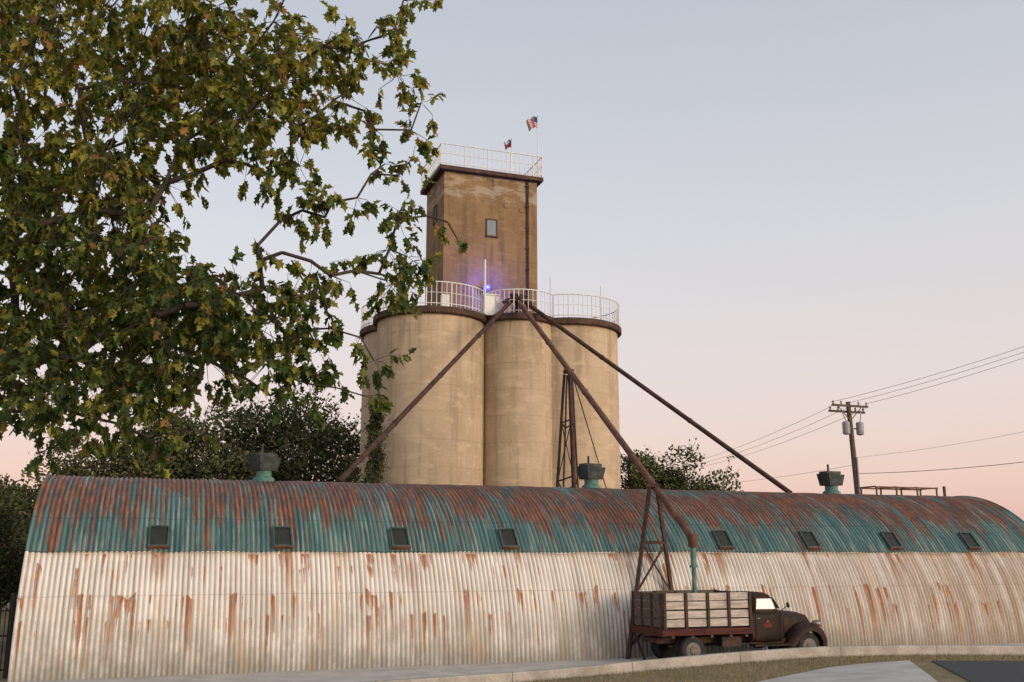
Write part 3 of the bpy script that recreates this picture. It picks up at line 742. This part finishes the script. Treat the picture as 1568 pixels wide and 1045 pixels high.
for x,y in zip(X,Y):
    edge=26.2-(10.0-x)*(26.2-24.3)/(10.0-7.4) if x<10 else 26.3+(x-10.6)*.047
    if x<10:
        l=24.3-(7.4-x)*(24.3-8)/(7.4+6) if x<7.4 else edge
        if y<l+.05: continue
    elif y<edge+.05: continue
    P.append((x,y,gz(x,y)-.005))
P=np.array(P); n=len(P); D=unit(n)*.5; D[:,2]=1
gc=np.array([(.30,.23,.12),(.22,.17,.08),(.13,.13,.05),(.36,.28,.16)])
leafmesh('grass',P,D,unit(n),rng.uniform(.03,.10,n),gc[rng.integers(4,size=n)]*rng.uniform(.7,1.2,(n,1)),BLADE,GM)
# ------------------------------------------------------------ UTILITY POLE
up=empty('utility_pole',(19.7,57,0),.35)
pw=worn('pole_wood',(.09,.065,.05),(.14,.11,.09),3,.9); tg=worn('transformer_grey',(.22,.23,.23),(.30,.31,.31),3,.5)
m=MB()
T=Vector((-.35,0,11.5)); m.cyl((.15,0,-.3),T,.20,.13,12)
for dz in(-.25,-.55): m.box((T.x,-.15 if dz>-.3 else .15,11.5+dz),(1.25,.05,.06))
for sx in(-1,1): m.beam((T.x,-.12,10.4),(T.x+sx*.8,-.12,11.2),.04,.04)
m.make('pole_and_crossarms',[pw],up)
m=MB()
for x in(-1.15,-.6,.6,1.15):
    for yy in(-.15,.15): m.lathe((T.x+x,yy,11.3 if yy<0 else 11.0),[(.03,0),(.06,.05),(.04,.1),(.07,.15),(.03,.22)],seg=10)
for x in(-.45,.5): m.lathe((T.x+x,-.25,9.6),[(.03,-.05),(.2,0),(.21,.1),(.21,.65),(.18,.7),(.04,.74)],seg=16); m.cyl((T.x+x,-.3,10.3),(T.x+x*1.4,-.2,10.9),.03,seg=6); m.box((T.x+x*.5,-.1,9.95),(.16,.04,.04))
m.cyl((T.x+.25,-.2,0),(T.x+.18,-.2,8.3),.05,seg=8)
m.make('transformers_insulators',[tg],up)
pl_=empty('power_lines'); m=MB()
def wire(a,b,sag,r=.011):
    a=Vector(a);b=Vector(b);p=[a.lerp(b,t)-Vector((0,0,sag*4*t*(1-t))) for t in np.linspace(0,1,17)]
    for q,w in zip(p,p[1:]): m.cyl(q,w,r,seg=5,cap=False)
for k,dx in enumerate((-1.1,.0,1.15)):
    wire((19.4+dx,57+dx*.35,11.45),(34+dx*.9,41+dx*1.1,15.7+.2*k),.5)
    wire((19.4+dx,57+dx*.35,11.2),(14+dx,96,10.6),.6)
wire((19.6,57,7.4),(33,42,8.6),.5,.016); wire((19.6,57,8.3),(33,42,10.8),.5,.007)
wire((19.6,57,7.9),(9,100,9.5),.6,.010)
m.make('wires',[rub],pl_)
e=empty('iron_fence'); m=MB()
for i in range(34):
    x=-12.25-i*.12; y=25.4+i*.01; m.cyl((x,y,0),(x,y,1.75),.014,seg=6)
for x in(-12.35,-14.4,-16.3): m.bx(x-.05,x+.05,25.4,25.5,0,2.0)
for z in(.2,1.0,1.6): m.cyl((-12.2,25.42,z),(-16.3,25.72,z),.025,seg=6)
m.make('fence_panel',[rub],e)
# ------------------------------------------------------------ LIGHT / SKY
sd=Vector((.74,-.64,.20)).normalized()
sl=bpy.data.lights.new('sun','SUN'); sl.energy=1.75; sl.angle=rad(24); sl.color=(1.0,.83,.64)
so=bpy.data.objects.new('sun',sl); so.rotation_euler=sd.to_track_quat('Z','Y').to_euler(); scene.collection.objects.link(so)
w=bpy.data.worlds.new('World'); scene.world=w; w.use_nodes=True; nt=w.node_tree
bg=nt.nodes['Background']; sky=nt.nodes.new('ShaderNodeTexSky'); sky.sky_type='NISHITA'; sky.sun_disc=False
sky.sun_elevation=math.asin(sd.z); sky.sun_rotation=math.atan2(sd.x,sd.y); sky.dust_density=2
nt.links.new(sky.outputs[0],bg.inputs[0]); bg.inputs[1].default_value=.05
tc=nt.nodes.new('ShaderNodeTexCoord'); sp=nt.nodes.new('ShaderNodeSeparateXYZ'); nt.links.new(tc.outputs['Generated'],sp.inputs[0])
cr=nt.nodes.new('ShaderNodeValToRGB'); nt.links.new(sp.outputs[2],cr.inputs[0]); cr.color_ramp.interpolation='LINEAR'
st=[(0,(.66,.39,.35)),(.07,(.73,.49,.44)),(.16,(.70,.57,.53)),(.30,(.61,.58,.585)),(.52,(.47,.49,.53)),(1,(.28,.33,.42))]
el_=cr.color_ramp.elements
el_[0].position=0; el_[0].color=(*st[0][1],1); el_[1].position=1; el_[1].color=(*st[-1][1],1)
for p,c in st[1:-1]: q=el_.new(p); q.color=(*c,1)
def dotn(v):
    d=nt.nodes.new('ShaderNodeVectorMath'); d.operation='DOT_PRODUCT'; nt.links.new(tc.outputs['Generated'],d.inputs[0]); d.inputs[1].default_value=v
    return d.outputs['Value']
def mth(op,a,b,c=None):
    n=nt.nodes.new('ShaderNodeMath'); n.operation=op
    for i,v in enumerate((a,b,c)):
        if v is None: continue
        if isinstance(v,bpy.types.NodeSocket): nt.links.new(v,n.inputs[i])
        else: n.inputs[i].default_value=v
    return n.outputs[0]
# anti-solar pink belt low in the sky
anti=mth('POWER',mth('MAXIMUM',dotn(Vector((-.74,.64,0)).normalized()),0.0),4.0)
lowm=nt.nodes.new('ShaderNodeMapRange'); nt.links.new(sp.outputs[2],lowm.inputs[0]); lowm.inputs[1].default_value=.26; lowm.inputs[2].default_value=.02
belt=mth('MULTIPLY',anti,lowm.outputs[0])
mxc=nt.nodes.new('ShaderNodeMix'); mxc.data_type='RGBA'; nt.links.new(mth('MULTIPLY',belt,.75),mxc.inputs[0]); nt.links.new(cr.outputs[0],mxc.inputs[6]); mxc.inputs[7].default_value=(.66,.34,.31,1)
glow=mth('MULTIPLY_ADD',mth('POWER',mth('MAXIMUM',dotn(sd),0.0),2.0),.9,1.0)
bg2=nt.nodes.new('ShaderNodeBackground'); nt.links.new(mxc.outputs[2],bg2.inputs[0]); nt.links.new(glow,bg2.inputs[1])
ad=nt.nodes.new('ShaderNodeAddShader'); nt.links.new(bg.outputs[0],ad.inputs[0]); nt.links.new(bg2.outputs[0],ad.inputs[1]); nt.links.new(ad.outputs[0],nt.nodes['World Output'].inputs[0])
scene.view_settings.view_transform='Standard'; scene.view_settings.look='None'; scene.view_settings.exposure=0
# ------------------------------------------------------------ CAMERA
cd=bpy.data.cameras.new('camera'); cd.lens=35; cd.sensor_width=36; cd.clip_end=5000
co=bpy.data.objects.new('camera',cd); co.location=(0,0,3); co.rotation_euler=(rad(102),0,0); scene.collection.objects.link(co); scene.camera=co
